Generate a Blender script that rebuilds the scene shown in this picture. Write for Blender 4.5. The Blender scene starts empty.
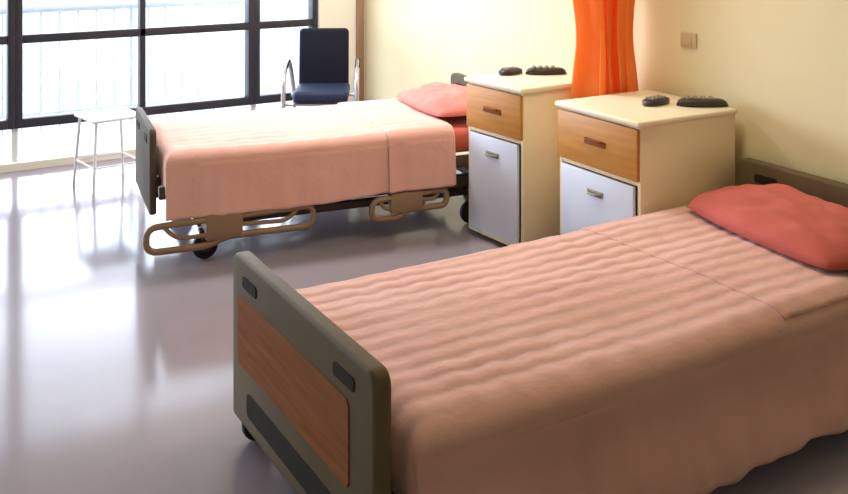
import bpy, bmesh, math, random
from mathutils import Vector, Matrix, noise
random.seed(4)
S = bpy.context.scene
C = S.collection
R = math.radians
PI = math.pi

# ------------------------------------------------------------------ materials
def lin(c):
    return tuple(((v/255)/12.92 if v/255 <= .04045 else ((v/255+.055)/1.055)**2.4) for v in c)

def mat(name, col, rough=.5, col2=None, scale=6.0, stretch=(1,1,1), bump=0.0, bscale=60.0, spec=.4, metal=0.0, trans=0.0, sheen=0.0):
    m = bpy.data.materials.new(name); m.use_nodes = True
    nt = m.node_tree; N = nt.nodes; L = nt.links
    b = N['Principled BSDF']
    b.inputs['Roughness'].default_value = rough
    b.inputs['Metallic'].default_value = metal
    b.inputs['Specular IOR Level'].default_value = spec
    if sheen: b.inputs['Sheen Weight'].default_value = sheen
    tc = N.new('ShaderNodeTexCoord')
    mp = N.new('ShaderNodeMapping'); mp.inputs['Scale'].default_value = stretch
    L.new(tc.outputs['Object'], mp.inputs['Vector'])
    c1 = lin(col); c2 = lin(col2) if col2 else tuple(v*.9 for v in c1)
    nz = N.new('ShaderNodeTexNoise'); nz.inputs['Scale'].default_value = scale; nz.inputs['Detail'].default_value = 4
    L.new(mp.outputs[0], nz.inputs['Vector'])
    rp = N.new('ShaderNodeValToRGB')
    rp.color_ramp.elements[0].position = .3; rp.color_ramp.elements[1].position = .7
    rp.color_ramp.elements[0].color = (*c2, 1); rp.color_ramp.elements[1].color = (*c1, 1)
    L.new(nz.outputs['Fac'], rp.inputs['Fac'])
    L.new(rp.outputs['Color'], b.inputs['Base Color'])
    if bump:
        n2 = N.new('ShaderNodeTexNoise'); n2.inputs['Scale'].default_value = bscale; n2.inputs['Detail'].default_value = 3
        L.new(tc.outputs['Object'], n2.inputs['Vector'])
        bp = N.new('ShaderNodeBump'); bp.inputs['Strength'].default_value = bump; bp.inputs['Distance'].default_value = .01
        L.new(n2.outputs['Fac'], bp.inputs['Height']); L.new(bp.outputs['Normal'], b.inputs['Normal'])
    if trans:
        out = N['Material Output']
        tr = N.new('ShaderNodeBsdfTranslucent'); L.new(rp.outputs['Color'], tr.inputs['Color'])
        mx = N.new('ShaderNodeMixShader'); mx.inputs['Fac'].default_value = trans
        L.new(b.outputs[0], mx.inputs[1]); L.new(tr.outputs[0], mx.inputs[2]); L.new(mx.outputs[0], out.inputs['Surface'])
    return m

M = {}
M['floor'] = mat('vinyl_floor', (158,149,158), .13, (147,138,146), 1.3, bump=.015, bscale=9, spec=.38)
M['wall'] = mat('cream_wall_paint', (237,228,192), .75, (233,223,186), 2, bump=.04, bscale=120, spec=.2)
M['wall_white'] = mat('white_wall_paint', (246,240,226), .75, (242,236,220), 2, spec=.2)
M['ceil'] = mat('ceiling_paint', (240,236,226), .8, spec=.2)
M['frame_dark'] = mat('dark_window_frame', (56,55,62), .45, (46,45,51), 3)
M['brown_trim'] = mat('brown_wood_trim', (170,135,105), .5, (150,115,86), 8, (1,1,.2))
M['board'] = mat('grey_olive_plastic', (108,94,72), .65, (98,85,64), 3, spec=.2)
M['board_dark'] = mat('dark_olive_plastic', (98,90,76), .7, (88,81,68), 3, spec=.15)
M['dark'] = mat('painted_slot_shade', (52,45,39), .8, (42,36,31), spec=.15)  # dark colour painted in for the shade inside the board slots
M['wood'] = mat('oak_veneer', (148,92,50), .7, (124,74,37), 5, (1,.7,9), spec=.12)
M['drawer_wood'] = mat('light_oak_veneer', (202,142,62), .45, (184,122,46), 5, (1,.7,9))
M['beige_tube'] = mat('tan_painted_tube', (158,128,100), .4, (146,117,90), 4, spec=.5)
M['frame_metal'] = mat('dark_brown_frame_metal', (84,69,60), .45, (74,60,52), 4)
M['rubber'] = mat('black_rubber', (26,25,27), .6, (20,19,21))
M['steel'] = mat('brushed_steel', (200,200,204), .3, metal=.8)
M['coral'] = mat('coral_sheet', (200,102,92), .8, (186,90,80), 5, bump=.2, bscale=90, spec=.15, sheen=.1)
M['coral_pale'] = mat('pale_coral_sheet', (230,138,130), .8, (220,126,118), 5, bump=.2, bscale=90, spec=.15, sheen=.2)
M['cabinet'] = mat('cream_laminate', (241,226,190), .45, (237,221,184), 3)
M['cabinet_top'] = mat('pale_cream_laminate', (246,238,214), .4, (243,233,208), 3)
M['white_door'] = mat('white_laminate', (216,222,240), .4, (208,216,236), 3)
M['orange'] = mat('orange_curtain_fabric', (255,178,102), .8, (253,154,78), 6, (3,3,.6), bump=.15, bscale=60, spec=.1, trans=.5)
M['plastic_beige'] = mat('beige_plastic', (208,188,146), .5)
M['handset'] = mat('charcoal_plastic', (58,54,52), .35, (48,45,43))
M['handset_grey'] = mat('grey_plastic', (150,142,132), .4)
M['navy'] = mat('navy_upholstery', (22,26,42), .7, (18,20,34), 7, spec=.2)
M['blue'] = mat('mid_blue_upholstery', (42,52,82), .6, (36,45,72), 7, spec=.3)
M['white_metal'] = mat('white_enamel', (235,238,240), .35)
M['rail_metal'] = mat('grey_blue_railing', (175,186,202), .5)
M['slab'] = mat('pale_concrete', (215,218,222), .8, (204,208,213))

def fabric(name, col, col2, plaid):
    """soft bedspread cloth with faint woven stripes running down its length"""
    m = mat(name, col, .85, col2, 3, (.8,1.8,1), bump=.25, bscale=40, spec=.12, sheen=.25)
    nt = m.node_tree; N = nt.nodes; L = nt.links
    b = N['Principled BSDF']
    cur = b.inputs['Base Color'].links[0].from_socket
    tc = next(n for n in N if n.type == 'TEX_COORD')
    w = N.new('ShaderNodeTexWave'); w.wave_type = 'BANDS'; w.bands_direction = 'Y'
    w.inputs['Scale'].default_value = 4.2; w.inputs['Distortion'].default_value = .4; w.inputs['Detail'].default_value = 2
    L.new(tc.outputs['Object'], w.inputs['Vector'])
    mr = N.new('ShaderNodeMapRange'); mr.inputs['To Min'].default_value = 1-plaid; mr.inputs['To Max'].default_value = 1.0
    L.new(w.outputs['Fac'], mr.inputs['Value'])
    mx = N.new('ShaderNodeMix'); mx.data_type = 'RGBA'; mx.blend_type = 'MULTIPLY'; mx.inputs[0].default_value = 1
    L.new(cur, mx.inputs[6]); L.new(mr.outputs[0], mx.inputs[7])
    L.new(mx.outputs[2], b.inputs['Base Color'])
    return m
M['cover_near'] = fabric('peach_bedspread_cloth', (228,179,167), (219,168,155), .2)
M['cover_far'] = fabric('pink_bedspread_cloth', (246,194,182), (240,184,171), .06)

g = bpy.data.materials.new('window_glass'); g.use_nodes = True
nt = g.node_tree; nt.nodes.clear()
o_ = nt.nodes.new('ShaderNodeOutputMaterial'); t_ = nt.nodes.new('ShaderNodeBsdfTransparent'); gl = nt.nodes.new('ShaderNodeBsdfGlossy'); mx_ = nt.nodes.new('ShaderNodeMixShader')
gl.inputs['Roughness'].default_value = .02; mx_.inputs[0].default_value = .05
nt.links.new(t_.outputs[0], mx_.inputs[1]); nt.links.new(gl.outputs[0], mx_.inputs[2]); nt.links.new(mx_.outputs[0], o_.inputs[0])
M['glass'] = g

# ------------------------------------------------------------------ mesh helpers
def link(name, bm, m, parent=None, smooth=True, angle=40):
    me = bpy.data.meshes.new(name)
    bmesh.ops.recalc_face_normals(bm, faces=bm.faces)
    bm.to_mesh(me); bm.free()
    me.materials.append(m)
    if smooth:
        me.polygons.foreach_set('use_smooth', [True]*len(me.polygons))
        me.set_sharp_from_angle(angle=R(angle))
    o = bpy.data.objects.new(name, me); C.objects.link(o)
    if parent: o.parent = parent
    return o

def merge(bm, tmp, mtx=None):
    if mtx is not None: tmp.transform(mtx)
    me = bpy.data.meshes.new('tmp'); tmp.to_mesh(me); tmp.free()
    bm.from_mesh(me); bpy.data.meshes.remove(me)

def rbox(bm, c, s, bev=.005, seg=2, rot=None):
    t = bmesh.new(); bmesh.ops.create_cube(t, size=1)
    bmesh.ops.scale(t, vec=s, verts=t.verts)
    if bev: bmesh.ops.bevel(t, geom=list(t.edges), offset=min(bev, min(s)*.45), segments=seg, profile=.5, affect='EDGES')
    mtx = Matrix.Translation(c)
    if rot: mtx = mtx @ rot
    merge(bm, t, mtx)

def box2(bm, a, b, bev=.005, seg=2):
    rbox(bm, [(a[i]+b[i])/2 for i in range(3)], [abs(b[i]-a[i]) for i in range(3)], bev, seg)

def rrect(u0, u1, v0, v1, rb, rt, n=6):
    pts = []
    for (cu, cv, r, a0) in ((u1-rb, v0+rb, rb, -90), (u1-rt, v1-rt, rt, 0), (u0+rt, v1-rt, rt, 90), (u0+rb, v0+rb, rb, 180)):
        for k in range(n+1):
            a = R(a0+90*k/n); pts.append((cu+r*math.cos(a), cv+r*math.sin(a)))
    return pts

def plate(bm, pts, x0, x1, bev=.006, seg=2):
    """outline in (y,z) extruded along x"""
    t = bmesh.new()
    f = t.faces.new([t.verts.new((x0, p[0], p[1])) for p in pts])
    r = bmesh.ops.extrude_face_region(t, geom=[f])
    bmesh.ops.translate(t, vec=(x1-x0, 0, 0), verts=[v for v in r['geom'] if isinstance(v, bmesh.types.BMVert)])
    bmesh.ops.recalc_face_normals(t, faces=t.faces)
    if bev:
        ed = [e for e in t.edges if e.calc_face_angle(0) > 1.0]
        bmesh.ops.bevel(t, geom=ed, offset=bev, segments=seg, profile=.5, affect='EDGES')
    merge(bm, t)

def smooth_path(pts, rad, closed=False, n=5):
    pts = [Vector(p) for p in pts]; out = []
    N_ = len(pts)
    for i, p in enumerate(pts):
        if not closed and i in (0, N_-1): out.append(p); continue
        a = pts[(i-1) % N_]; b = pts[(i+1) % N_]
        da = (a-p); db = (b-p)
        r = min(rad, da.length*.49, db.length*.49)
        p0 = p+da.normalized()*r; p1 = p+db.normalized()*r
        for k in range(n+1):
            t = k/n; out.append(p0*(1-t)**2+p*2*t*(1-t)+p1*t*t)
    return out

def tube(bm, pts, r, seg=10, closed=False, rad=0.0):
    if rad: pts = smooth_path(pts, rad, closed)
    pts = [Vector(p) for p in pts]; n = len(pts); rings = []
    up = None
    for i, p in enumerate(pts):
        if closed: d = pts[(i+1) % n]-pts[(i-1) % n]
        else: d = pts[min(i+1, n-1)]-pts[max(i-1, 0)]
        d.normalize()
        if up is None:
            up = d.orthogonal().normalized()
        else:
            up = (up-d*up.dot(d)).normalized()
        w = d.cross(up)
        rings.append([bm.verts.new(p+(up*math.cos(2*PI*k/seg)+w*math.sin(2*PI*k/seg))*r) for k in range(seg)])
    for i in range(n if closed else n-1):
        a = rings[i]; b = rings[(i+1) % n]
        for k in range(seg): bm.faces.new((a[k], a[(k+1) % seg], b[(k+1) % seg], b[k]))
    if not closed:
        bm.faces.new(rings[0]); bm.faces.new(rings[-1][::-1])

def wheel_bm(c, r, w):
    """tyre with rounded shoulders and a hub, axle along y"""
    bm = bmesh.new(); prof = [(.25*r, -.55*w), (.8*r, -.5*w), (.95*r, -.38*w), (r, -.15*w), (r, .15*w), (.95*r, .38*w), (.8*r, .5*w), (.25*r, .55*w)]
    seg = 20; rings = []
    for (q, y) in prof:
        rings.append([bm.verts.new((c[0]+q*math.cos(2*PI*k/seg), c[1]+y, c[2]+q*math.sin(2*PI*k/seg))) for k in range(seg)])
    for a, b in zip(rings, rings[1:]):
        for k in range(seg): bm.faces.new((a[k], a[(k+1) % seg], b[(k+1) % seg], b[k]))
    bm.faces.new(rings[0]); bm.faces.new(rings[-1][::-1])
    return bm

def empty(name, loc, rz, label, cat, group=None):
    o = bpy.data.objects.new(name, None); C.objects.link(o); o.empty_display_size = .1
    o.location = loc; o.rotation_euler = (0, 0, rz)
    o['label'] = label; o['category'] = cat
    if group: o['group'] = group
    return o

def tag(o, label, cat, group=None):
    o['label'] = label; o['category'] = cat
    if group: o['group'] = group
    return o

def struct(o): o['kind'] = 'structure'; return o

# ------------------------------------------------------------------ room
XW = 3.45; YW = 6.80; XL = -2.6; YB = -1.6; ZC = 2.7
bm = bmesh.new(); box2(bm, (XL-.2, YB-.2, -.12), (XW+.2, YW+.15, 0), 0); struct(link('floor', bm, M['floor'], smooth=False))
bm = bmesh.new(); box2(bm, (XL-.2, YB-.2, ZC), (XW+.2, YW+.15, ZC+.12), 0); struct(link('ceiling', bm, M['ceil'], smooth=False))
bm = bmesh.new(); box2(bm, (XW, YB-.2, 0), (XW+.2, YW+.15, ZC), 0); struct(link('wall_right', bm, M['wall'], smooth=False))
bm = bmesh.new(); box2(bm, (XL-.2, YB-.2, 0), (XL, YW+.15, ZC), 0); struct(link('wall_left', bm, M['wall'], smooth=False))
bm = bmesh.new(); box2(bm, (XL, YB-.2, 0), (XW, YB, ZC), 0); struct(link('wall_front', bm, M['wall'], smooth=False))
SILL = .05; BAR = .27; HEAD = 1.95; WX0 = -2.4; WX1 = 3.06
bm = bmesh.new()
box2(bm, (XL, YW, 0), (XW, YW+.15, SILL), 0)
box2(bm, (XL, YW, HEAD), (XW, YW+.15, ZC), 0)
box2(bm, (WX1, YW, SILL), (XW, YW+.15, HEAD), 0)
box2(bm, (XL, YW, SILL), (WX0, YW+.15, HEAD), 0)
struct(link('wall_back', bm, M['wall_white'], smooth=False))
bm = bmesh.new(); box2(bm, (3.37, YW-.03, 0), (3.43, YW, ZC), .006); struct(link('trim_1', bm, M['brown_trim']))

def window(n, x0, x1, mids, pane_y=YW+.075):
    bm = bmesh.new(); w = .045
    y0 = YW+.03; y1 = YW+.12
    box2(bm, (x0, y0, BAR), (x0+w, y1, HEAD), .004); box2(bm, (x1-w, y0, BAR), (x1, y1, HEAD), .004)
    box2(bm, (x0+w, y0, BAR), (x1-w, y1, BAR+.06), .004); box2(bm, (x0+w, y0, HEAD-.06), (x1-w, y1, HEAD), .004)
    box2(bm, (x0+w, y0+.01, .83), (x1-w, y1-.01, .885), .004)
    for m_ in mids: box2(bm, (m_-.02, y0+.01, BAR+.06), (m_+.02, y1-.01, HEAD-.06), .004)
    o = struct(link('window_%d' % n, bm, M['frame_dark']))
    bm = bmesh.new(); box2(bm, (x0+w, pane_y, BAR+.06), (x1-w, pane_y+.004, HEAD-.06), 0)
    link('pane', bm, M['glass'], o, smooth=False)
    bm = bmesh.new(); box2(bm, (x0+.01, pane_y, SILL), (x1-.01, pane_y+.004, BAR), 0)
    link('lower_pane', bm, M['glass'], o, smooth=False)
    bm = bmesh.new()
    for (a, b) in ((x0, x0+.02), (x1-.02, x1)): box2(bm, (a, y0+.02, SILL), (b, y1-.02, BAR), .003)
    link('lower_frame', bm, M['white_metal'], o)
window(1, WX0, -.75, [-1.58])
window(2, -.75, .884, [.07])
window(3, .884, 2.543, [1.72])
window(4, 2.543, WX1, [])
# balcony outside
bm = bmesh.new(); box2(bm, (XL, YW+.15, -.12), (XW+1.2, 8.2, -.02), 0); struct(link('balcony_slab', bm, M['slab'], smooth=False))
bm = bmesh.new()
tube(bm, [(XL, 8.05, .95), (XW+1.1, 8.05, .95)], .028)
tube(bm, [(XL, 8.05, .12), (XW+1.1, 8.05, .12)], .018)
x = XL+.05
while x < XW+1.1:
    tube(bm, [(x, 8.05, -.02), (x, 8.05, .95)], .022 if int(round((x-XL)/.14)) % 8 == 0 else .009, 6); x += .14
tag(link('balcony_railing', bm, M['rail_metal']), 'pale grey metal railing outside the windows', 'railing')

# light switch
root = empty('light_switch', (XW, 3.343, 1.07), 0, 'small beige switch plate on the cream wall above the near cabinet', 'light switch')
bm = bmesh.new(); rbox(bm, (-.006, 0, 0), (.012, .10, .07), .004); link('plate', bm, M['plastic_beige'], root)
bm = bmesh.new(); rbox(bm, (-.014, 0, 0), (.008, .045, .042), .003); link('rocker', bm, M['plastic_beige'], root)

# ------------------------------------------------------------------ beds
def make_bed(label, loc, rz, L, W, zf, zh, deck, zt, caster_x, rails, fw, hbw, panelled):
    root = empty('hospital_bed', loc, rz, label, 'bed', 'hospital beds')
    hw = W/2
    def board(name, x0, x1, z0, z1, face, hb, detail):
        bm = bmesh.new(); plate(bm, rrect(-hb, hb, z0, z1, .02, .04), x0, x1, .011, 3)
        b = link(name, bm, M['board' if detail else 'board_dark'], root)
        h = z1-z0
        def on(nm, y0, y1, za, zb, r, m, th=.004):
            bm = bmesh.new()
            xa, xb = (x0-th, x0+.002) if face < 0 else (x1-.002, x1+th)
            plate(bm, rrect(y0, y1, za, zb, r, r), xa, xb, .0015, 1)
            link(nm, bm, m, b)
        if detail: on('wood_panel', -hb+.13, hb-.06, z0+.36*h, z0+.78*h, .02, M['wood'])
        for s in (-1, 1):
            a, c = sorted((s*(hb-.10), s*(hb-.22)))
            on('handle_slot_shade', a, c, z1-.086, z1-.05, .012, M['dark'])  # thin dark plate in place of a cut slot, its shade painted
        if detail: on('lower_slot_shade', -hb+.14, hb-.14, z0+.1*h, z0+.24*h, .02, M['dark'])  # flat dark plate, painted shade of an opening that is not cut
        return b
    board('footboard', 0, .05 if panelled else .034, zf[0], zf[1], -1, fw/2, panelled)
    board('headboard', L-.05, L, zh[0], zh[1], -1, hbw/2, panelled)
    bm = bmesh.new()
    for s in (-1, 1):
        box2(bm, (.032, s*(hw-.06), deck-.07), (L-.05, s*(hw-.02), deck-.01), .006)
        box2(bm, (caster_x-.04, s*.30-.02, .135), (L-caster_x+.02, s*.30+.02, .175), .006)
        for xx in (caster_x+.28, L-caster_x-.28): tube(bm, [(xx, s*.3, .17), (xx+.05, s*.3, deck-.04)], .018)
    for k in range(6):
        xx = .15+(L-.3)*k/5
        box2(bm, (xx-.03, -hw+.05, deck-.03), (xx+.03, hw-.05, deck-.004), .004)
    for xx in (caster_x, L-caster_x):
        box2(bm, (xx-.025, -hw+.04, .13), (xx+.025, hw-.04, .18), .006)
    for s in (-1, 1):      # brackets that carry the boards
        box2(bm, (.031, s*.25-.025, deck-.10), (.09, s*.25+.025, deck), .004)
        box2(bm, (L-.09, s*.3-.025, deck-.10), (L-.045, s*.3+.025, deck), .004)
    if rails:              # deeper side beams under the raised deck
        for s in (-1, 1): box2(bm, (.10, s*(hw-.11)-.02, .20), (L-.12, s*(hw-.11)+.02, .26), .006)
        for xx in (.14, .62, 1.10, L-.2): box2(bm, (xx-.02, -hw+.10, .205), (xx+.02, hw-.10, .25), .004)
    link('bed_frame', bm, M['frame_metal'], root)
    if rails:
        # crank bars between the base and the deck
        for (xa, xb) in ((caster_x+.05, caster_x+.62), (L-caster_x-.05, L-caster_x-.62)):
            bm = bmesh.new()
            for s in (-1, 1): tube(bm, [(xa, s*.24, .17), (xb, s*.24, deck-.05)], .019)
            tube(bm, [(xb, -.26, deck-.05), (xb, .26, deck-.05)], .019)
            link('lift_arm', bm, M['beige_tube'], root)
        bm = bmesh.new(); box2(bm, (L*.42, -.07, .19), (L*.42+.34, .07, .29), .015, 3)
        tube(bm, [(L*.42, 0, .24), (caster_x+.5, 0, deck-.09)], .02)
        link('lift_motor', bm, M['frame_metal'], root)
    bm = bmesh.new(); box2(bm, (.125, -hw+.03, deck), (L-.07, hw-.03, zt-.012), .05, 4)
    link('mattress', bm, M['coral'], root)
    cr_ = .062 if rails else .052
    for xx in (caster_x, L-caster_x):
        for s in (-1, 1):
            bm = bmesh.new(); y = s*(hw-.07)
            tube(bm, [(xx, y, .18), (xx, y, 2*cr_+.015)], .018)
            box2(bm, (xx-.045, y-.032, 2*cr_+.002), (xx+.032, y+.032, 2*cr_+.022), .006)
            for q in (-1, 1): box2(bm, (xx-.035, y+q*.028-.003, cr_-.018), (xx+.005, y+q*.028+.003, 2*cr_+.006), .002)
            c = link('caster', bm, M['frame_metal'], root)
            link('wheel', wheel_bm((xx-.015, y, cr_), cr_, .036), M['rubber'], c)
    for (a, b, zl, zu) in rails:
        y = -hw-.005
        bm = bmesh.new(); w_ = b-a; mid = a+w_*.45
        # folded-down loop, stepped up behind the pivot box, and a second bar inside it
        tube(bm, [(a, y, zl), (a+.36*w_, y, zl), (a+.46*w_, y, zl+.035), (b, y, zl+.035), (b, y, zu), (a, y, zu-.02)], .016, 10, True, .055)
        tube(bm, [(a+.09*w_, y, zu-.015), (a+.17*w_, y, zl+.05), (a+.36*w_, y, zl+.052)], .011, 8, False, .05)
        tube(bm, [(a+.55*w_, y, zl+.085), (b-.17*w_, y, zl+.075), (b-.09*w_, y, zu-.005)], .011, 8, False, .04)
        r = link('side_rail', bm, M['beige_tube'], root)
        bm = bmesh.new()
        box2(bm, (mid-.09, y-.02, zl+.025), (mid+.09, y+.036, zu+.012), .012)
        link('rail_mount', bm, M['beige_tube'], r)
        for t in (.3, .7):
            xx = a+w_*t
            bm = bmesh.new(); box2(bm, (xx-.02, y+.012, zu-.035), (xx+.02, y+.05, deck-.02), .004)
            link('rail_arm', bm, M['frame_metal'], r)
    return root

NB = (1.03, 2.475, 0); FR = R(-8)
FB = (1.25, 4.99, 0)
make_bed('hospital bed nearest the camera, with low grey footboard and wooden panel', NB, 0, 2.37, .985, (.07, .592), (.14, .60), .26, .42, .075, [], .985, .985, True)
make_bed('raised hospital bed nearer the windows, with tan side rails hanging below its cover', FB, FR, 1.97, .90, (.22, .635), (.3, .69), .39, .535, .27,
         [(-.03, .78, .085, .222), (1.09, 1.51, .105, .225)], .66, .84, False)

def cover_bm(x0, x1, hw, zt, hem_n, hem_f, flare, seed, ridge, drop=.20, nu=170, fold=.03, r=.06, foot=True, chan=.075, top_only=False):
    path = []
    def add(a, b, n):
        for k in range(n): path.append((a[0]+(b[0]-a[0])*k/n, a[1]+(b[1]-a[1])*k/n))
    if not top_only: add((-hw-flare, hem_n), (-hw, zt-r), 22)
    for k in range(8):
        a = PI-PI/2*k/8; path.append((-hw+r+r*math.cos(a), zt-r+r*math.sin(a)))
    add((-hw+r, zt), (hw-r, zt), 100)
    for k in range(8):
        a = PI/2-PI/2*k/8; path.append((hw-r+r*math.cos(a), zt-r+r*math.sin(a)))
    if not top_only:
        add((hw, zt-r), (hw, hem_f), 12); path.append((hw, hem_f))
    else:
        path = [p for p in path if p[1] > zt-r*.3]
    rows = []
    if foot:
        for d in (drop, drop*.75, drop*.5): rows.append((x0, d))
        for k in range(7):
            a = PI/2*k/6; rows.append((x0+r*(1-math.cos(a)), r*(1-math.sin(a))))
        xs = x0+r
    else:
        rows.append((x0, .009)); rows.append((x0+.003, .003)); xs = x0+.01
    for k in range(1, nu+1): rows.append((xs+(x1-xs)*k/nu, 0))
    bm = bmesh.new(); grid = []
    for (x, d) in rows:
        line = []
        for (y, z) in path:
            pz = min(z, zt-d) if foot else z-d*(1 if z > zt-r else 0)
            py = y; px = x
            if z >= zt-r-.001:
                e = min(1, (hw-abs(y))/.08)
                # fine stitched channels along the length, puckered across
                ch = abs(math.sin(y*PI/chan+.25*noise.noise((x*1.0, y*2, seed))))
                br = max(0, .6+.9*noise.noise((x*2.6, y*4, seed+11)))      # bands come and go
                pz += ridge*.34*br*(ch-.6)*e
                pz += ridge*(noise.noise((x*1.2, y*3+seed, seed))*1.1+.26*noise.noise((x*4, y*6, seed+3))+.18*noise.noise((x*16, y*9, seed+5)))*(.35+.65*e)
                pz += ridge*.20*br*math.sin(x*46+3*noise.noise((x*2, y*3, seed)))*e
                pz -= .012*(abs(y)/hw)**3
            else:
                hem = hem_n if y < 0 else hem_f
                w = min(1, (zt-r-z)/max(.01, zt-r-hem)); sg = -1 if y < 0 else 1
                k = fold if y < 0 else 0.0
                fx = noise.noise((x*7+z*1.5, z*1.2, seed+9))+.6*noise.noise((x*15, z*2, seed+5))
                py += sg*k*w*fx
                if y < 0: py -= .4*k*w*abs(noise.noise((x*3, z*9, seed+2)))
                pz += .02*w*noise.noise((x*2.3, seed, 4))
            line.append(bm.verts.new((px, py, pz)))
        grid.append(line)
    for a, b in zip(grid, grid[1:]):
        for k in range(len(path)-1): bm.faces.new((a[k], a[k+1], b[k+1], b[k]))
    return bm

def bedspread(label, loc, rz, m, foldx, top_only, **kw):
    o = link('bedspread', cover_bm(**kw), m, angle=180)
    o.location = loc; o.rotation_euler = (0, 0, rz)
    tag(o, label, 'bedspread', 'bedspreads')
    kw2 = dict(kw); kw2.update(x0=foldx, x1=kw['x1']-.02, zt=kw['zt']+.008, hw=kw['hw']+.013, foot=False, nu=60)
    if top_only: kw2.update(top_only=True, hw=kw['hw'])
    c = link('folded_band', cover_bm(**kw2), m, o, angle=180)
    for q in (o, c):
        md = q.modifiers.new('thickness', 'SOLIDIFY'); md.thickness = .005; md.offset = -1
    return o
bedspread('peach crinkled bedspread draping almost to the floor over the near bed', NB, 0, M['cover_near'], 1.42, True,
          x0=.10, x1=2.2, hw=.515, zt=.445, hem_n=.075, hem_f=.2, flare=.06, seed=2.3, ridge=.012, r=.075, fold=.028)
bedspread('pink bedspread on the far bed beside the windows', FB, FR, M['cover_far'], 1.18, False,
          x0=.06, x1=1.56, hw=.455, zt=.553, hem_n=.235, hem_f=.3, flare=.014, seed=7.7, ridge=.010, fold=.020, r=.06)

def pillow_bm(sx, sy, h, seed):
    bm = bmesh.new(); n = 34
    for sgn in (1, -1):
        g_ = []
        for i in range(n+1):
            row = []
            for j in range(n+1):
                u = -1+2*i/n; v = -1+2*j/n
                t = max(0, (1-abs(u)**2.4))**.5*max(0, (1-abs(v)**3.0))**.5
                # rounded corners
                k = 1-.14*(u*v)**2
                x = sx*u*(1-.02*(1-v*v)*abs(u))*k; y = sy*v*(1-.02*(1-u*u)*abs(v))*k
                z = (h*.76 if sgn > 0 else -h*.24)*t
                if sgn > 0: z += .02*t*(noise.noise((u*2.2, v*3.4, seed))+.5*noise.noise((u*5, v*6, seed+4)))
                row.append(bm.verts.new((x, y, z)))
            g_.append(row)
        for i in range(n):
            for j in range(n): bm.faces.new((g_[i][j], g_[i+1][j], g_[i+1][j+1], g_[i][j+1]))
    bmesh.ops.remove_doubles(bm, verts=bm.verts, dist=.0008)
    return bm
p = link('pillow', pillow_bm(.25, .44, .125, 1.2), M['coral'], angle=180)
p.location = (3.07, 2.435, .483); p.rotation_euler = (0, R(-1.5), R(-9))
tag(p, 'dusty red pillow at the head of the near bed, right edge of the photo', 'pillow', 'pillows')
p = link('pillow', pillow_bm(.22, .38, .10, 5.2), M['coral_pale'], angle=180)
p.location = (2.95, 4.76, .590); p.rotation_euler = (0, R(-3), R(-8))
tag(p, 'pink-red pillow on the far bed, partly behind the far cabinet', 'pillow', 'pillows')

# ------------------------------------------------------------------ bedside cabinets
def cabinet(label, loc, rz, D, W, H):
    """front face is -x at x=0; y from 0 (near) to W; origin at near front bottom corner"""
    root = empty('bedside_cabinet', loc, rz, label, 'cabinet', 'bedside cabinets')
    t = .02; z0 = .025; dz = H-.03-.225     # drawer bottom
    bm = bmesh.new()
    box2(bm, (.012, 0, z0), (D, t, H-.025), .003); box2(bm, (.012, W-t, z0), (D, W, H-.025), .003)
    box2(bm, (D-.015, t, z0), (D, W-t, H-.025), 0); box2(bm, (.012, t, z0), (D-.015, W-t, z0+t), .002)
    box2(bm, (.012, t, dz-.022), (D-.015, W-t, dz-.004), .002)
    box2(bm, (.012, t, H-.045), (D-.015, W-t, H-.025), .002)
    link('body', bm, M['cabinet'], root)
    bm = bmesh.new(); box2(bm, (-.012, -.012, H-.025), (D, W+.012, H), .008, 3); link('top', bm, M['cabinet_top'], root)
    bm = bmesh.new(); box2(bm, (-.006, .004, dz), (.012, W-.004, H-.034), .004)
    box2(bm, (.012, t+.01, dz+.02), (D-.05, t+.022, H-.07), 0); box2(bm, (.012, W-t-.022, dz+.02), (D-.05, W-t-.01, H-.07), 0)
    box2(bm, (.012, t+.02, dz+.02), (D-.05, W-t-.02, dz+.03), 0)
    d = link('drawer', bm, M['drawer_wood'], root)
    bm = bmesh.new()
    box2(bm, (-.012, W/2-.07, dz+.10), (-.004, W/2+.07, dz+.128), .003)
    tube(bm, [(-.008, W/2-.055, dz+.125), (-.026, W/2-.045, dz+.125), (-.026, W/2+.045, dz+.125), (-.008, W/2+.055, dz+.125)], .005, 8, False, .012)
    link('drawer_handle', bm, M['wood'], d)
    bm = bmesh.new(); box2(bm, (-.004, .03, z0+.025), (.014, W-.03, dz-.026), .004); dr = link('door', bm, M['white_door'], root)
    bm = bmesh.new(); hz = dz-.11
    box2(bm, (-.010, W/2-.05, hz-.014), (-.003, W/2+.05, hz+.014), .003)
    tube(bm, [(-.006, W/2-.038, hz), (-.026, W/2-.03, hz), (-.026, W/2+.03, hz), (-.006, W/2+.038, hz)], .005, 8, False, .01)
    link('door_handle', bm, M['handset_grey'], dr)
    for (xx, yy) in ((.05, .05), (D-.06, .05), (.05, W-.05), (D-.06, W-.05)):
        bm = bmesh.new(); tube(bm, [(xx, yy, .035), (xx, yy, .026)], .01)
        for q in (-1, 1): box2(bm, (xx-.012, yy+q*.012-.002, .008), (xx+.010, yy+q*.012+.002, .030), .001)
        box2(bm, (xx-.012, yy-.014, .026), (xx+.010, yy+.014, .032), .001)
        c = link('caster', bm, M['steel'], root)
        link('wheel', wheel_bm((xx, yy, .0125), .0125, .016), M['rubber'], c)
    return root
CH = .805; CH2 = .825
cabinet('cream bedside cabinet with oak drawer, closest to the near bed', (2.81, 3.01, 0), 0, .58, .54, CH)
cabinet('cream bedside cabinet with oak drawer beside the far bed', (2.785, 3.80, 0), R(4), .50, .445, CH2)

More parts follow.
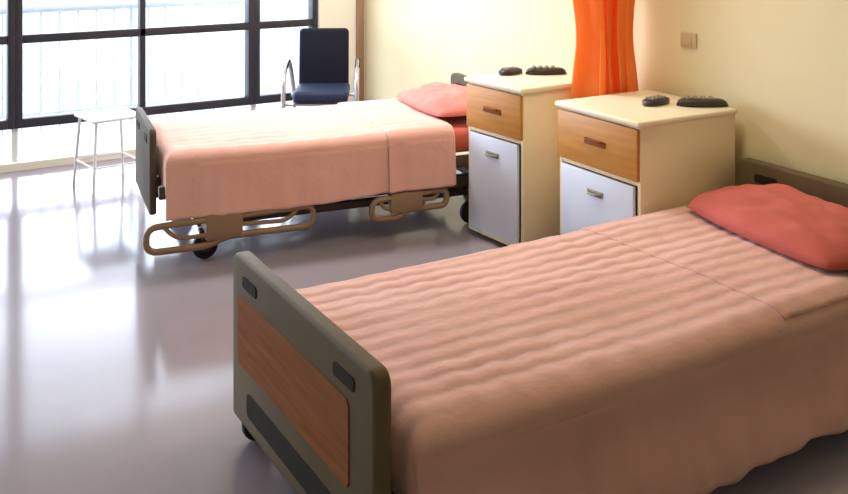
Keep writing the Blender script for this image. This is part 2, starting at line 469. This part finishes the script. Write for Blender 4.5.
def handset(label, loc, rz, L=.17, w=.05, h=.03, group='handsets on the cabinets'):
    """slim curved remote"""
    root = empty('remote_control', loc, rz, label, 'remote control', group)
    n = 24; prof = 14
    bm = bmesh.new(); rings = []
    for i in range(n+1):
        t = -1+2*i/n
        e = max(.02, (1-abs(t)**4))**.5
        ww = w/2*e*(1-.22*t+.12*math.cos(t*PI)); hh = h*e*(.75+.25*t*t)
        ring = []
        for k in range(prof):
            a = 2*PI*k/prof; ca, sa = math.cos(a), math.sin(a)
            ring.append(bm.verts.new((L/2*t, ww*math.copysign(abs(ca)**.7, ca), max(0, hh/2+hh/2*math.copysign(abs(sa)**.7, sa)))))
        rings.append(ring)
    for a, b in zip(rings, rings[1:]):
        for k in range(prof): bm.faces.new((a[k], a[(k+1) % prof], b[(k+1) % prof], b[k]))
    bm.faces.new(rings[0]); bm.faces.new(rings[-1][::-1])
    link('casing', bm, M['handset'], root, angle=70)
    bm = bmesh.new()
    for i in range(4):
        for j in (-1, 0, 1): rbox(bm, ((-.28+i*.15)*L, j*.22*w, h*.78+.002), (.08*L, .15*w, .010), .0015)
    link('buttons', bm, M['handset_grey'], root)
    return root
handset('longer dark remote lying across the near cabinet top', (3.30, 3.12, CH), R(-38), .23, .085, .045)
handset('shorter dark remote nearest the front on the near cabinet top', (3.15, 3.255, CH), R(8), .17, .075, .038)
handset('longer dark remote lying across the far cabinet top', (3.17, 4.105, CH2), R(-30), .22, .085, .045)
handset('shorter dark remote nearest the front on the far cabinet top', (3.005, 4.195, CH2), R(8), .16, .075, .038)

# ------------------------------------------------------------------ curtain
bm = bmesh.new(); n = 150; nz = 60; rows = []
for i in range(nz+1):
    z = .32+(2.655-.32)*i/nz; row = []
    g_ = 1-.24*math.exp(-((z-1.06)/.20)**2)
    for k in range(n+1):
        t = k/n; ph = t*2*PI*4.5+1.3*noise.noise((t*3, z*1.1, 8))
        x = 3.225+(t-.5)*.32*g_+.036*math.cos(ph*2)+.014*noise.noise((z*2.5, t, 2))
        y = 3.67+(.088*g_)*math.sin(ph+.5*math.sin(z*1.3+t*4))+.026*noise.noise((t*7, z*1.8, 3))
        row.append(bm.verts.new((x, y, z)))
    rows.append(row)
for a, b in zip(rows, rows[1:]):
    for k in range(n): bm.faces.new((a[k], a[k+1], b[k+1], b[k]))
cu = link('curtain', bm, M['orange'], angle=180)
tag(cu, 'orange gathered curtain hanging by the wall between the two cabinets', 'curtain')
bm = bmesh.new(); box2(bm, (1.0, 3.655, 2.65), (3.44, 3.685, 2.70), .004); link('curtain_track', bm, M['white_metal'], cu)

# ------------------------------------------------------------------ chair and stool by the window
root = empty('armchair', (2.83, 6.24, 0), R(-28), 'dark blue padded chair by the windows behind the far bed', 'chair')
tilt = Matrix.Rotation(R(-8), 4, 'X')
bm = bmesh.new(); rbox(bm, (0, .19, .64), (.36, .07, .44), .03, 4, tilt); link('backrest', bm, M['navy'], root)
bm = bmesh.new(); rbox(bm, (0, -.02, .43), (.38, .42, .08), .03, 4); link('seat', bm, M['blue'], root)
for s in (-1, 1):
    bm = bmesh.new(); tube(bm, [(s*.25, -.24, 0), (s*.25, -.26, .60), (s*.25, .16, .66), (s*.22, .23, .38)], .016, 10, False, .16)
    a = link('armrest', bm, M['steel'], root)
    bm = bmesh.new(); rbox(bm, (s*.25, -.03, .632), (.036, .20, .024), .009, 3, Matrix.Rotation(R(8), 4, 'X')); link('arm_pad', bm, M['navy'], a)
    bm = bmesh.new(); tube(bm, [(s*.22, .23, .38), (s*.22, .26, 0)], .013); link('leg', bm, M['steel'], root)
bm = bmesh.new()
for y in (-.18, .2): tube(bm, [(-.24, y, .375), (.24, y, .375)], .012)
link('seat_frame', bm, M['steel'], root)

root = empty('stool', (1.33, 6.12, 0), R(10), 'white metal stool by the windows beyond the foot of the far bed', 'stool')
bm = bmesh.new(); rbox(bm, (0, 0, .44), (.32, .32, .022), .010, 3); link('seat', bm, M['white_metal'], root)
for sx in (-1, 1):
    for sy in (-1, 1):
        bm = bmesh.new(); tube(bm, [(sx*.13, sy*.13, .43), (sx*.16, sy*.16, 0)], .009); link('leg', bm, M['white_metal'], root)
bm = bmesh.new(); tube(bm, [(-.149, -.149, .16), (.149, -.149, .16), (.149, .149, .16), (-.149, .149, .16)], .006, 8, True, .02); link('stretcher', bm, M['white_metal'], root)

# ------------------------------------------------------------------ light: hazy sky, brightest low over the horizon, dimmer ground below it
w = bpy.data.worlds.new('World'); S.world = w; w.use_nodes = True
nt = w.node_tree; bg = nt.nodes['Background']
tc = nt.nodes.new('ShaderNodeTexCoord'); sp = nt.nodes.new('ShaderNodeSeparateXYZ'); rp = nt.nodes.new('ShaderNodeMapRange')
cr = nt.nodes.new('ShaderNodeValToRGB'); mu = nt.nodes.new('ShaderNodeMath'); mu.operation = 'MULTIPLY'; mu.inputs[1].default_value = 25
nt.links.new(tc.outputs['Generated'], sp.inputs[0]); nt.links.new(sp.outputs['Z'], rp.inputs['Value'])
rp.inputs['From Min'].default_value = -.1; rp.inputs['From Max'].default_value = .9     # fac = z + .1
nt.links.new(rp.outputs[0], cr.inputs['Fac'])
e = cr.color_ramp.elements
stops = [(.05, 1.9), (.15, 19.0), (.34, 16.0), (.50, 5.0), (.95, 4.0)]
e[0].position = stops[0][0]; e[1].position = stops[-1][0]
for s_ in stops[1:-1]: e.new(s_[0])
for el, s_ in zip(e, stops): el.color = (s_[1]/25, s_[1]/25, s_[1]/25, 1)
nt.links.new(cr.outputs['Color'], mu.inputs[0]); nt.links.new(mu.outputs[0], bg.inputs[1])
bg.inputs[0].default_value = (.75, .85, 1, 1)
l = bpy.data.lights.new('window_portal', 'AREA'); l.shape = 'RECTANGLE'; l.size = WX1-WX0; l.size_y = HEAD-SILL
l.cycles.is_portal = True
o = bpy.data.objects.new('window_portal', l); C.objects.link(o); o.location = ((WX0+WX1)/2, YW+.17, (SILL+HEAD)/2); o.rotation_euler = (R(-90), 0, 0)
def area(name, loc, sx, sy, power, col):
    l = bpy.data.lights.new(name, 'AREA'); l.shape = 'RECTANGLE'; l.size = sx; l.size_y = sy; l.energy = power; l.color = col
    o = bpy.data.objects.new(name, l); C.objects.link(o); o.location = loc; return o
area('warm_fill', (2.3, 2.9, 2.66), 1.0, .5, 21, (1, .86, .56))  # added warm fill under the ceiling, no fitting modelled
area('far_wall_fill', (2.2, 5.3, 2.66), 1.2, .5, 60, (1, .98, .97))  # added white fill to brighten the wall behind the far bed

# ------------------------------------------------------------------ camera
cam = bpy.data.cameras.new('Camera'); co = bpy.data.objects.new('Camera', cam); C.objects.link(co)
co.location = (0, 0, 1.65); co.rotation_euler = (R(90), 0, -math.atan(.5875))
cam.sensor_width = 36; cam.lens = 960/848*36; cam.shift_y = -327/848; cam.clip_start = .05
S.camera = co
S.view_settings.view_transform = 'Standard'
S.view_settings.exposure = 0
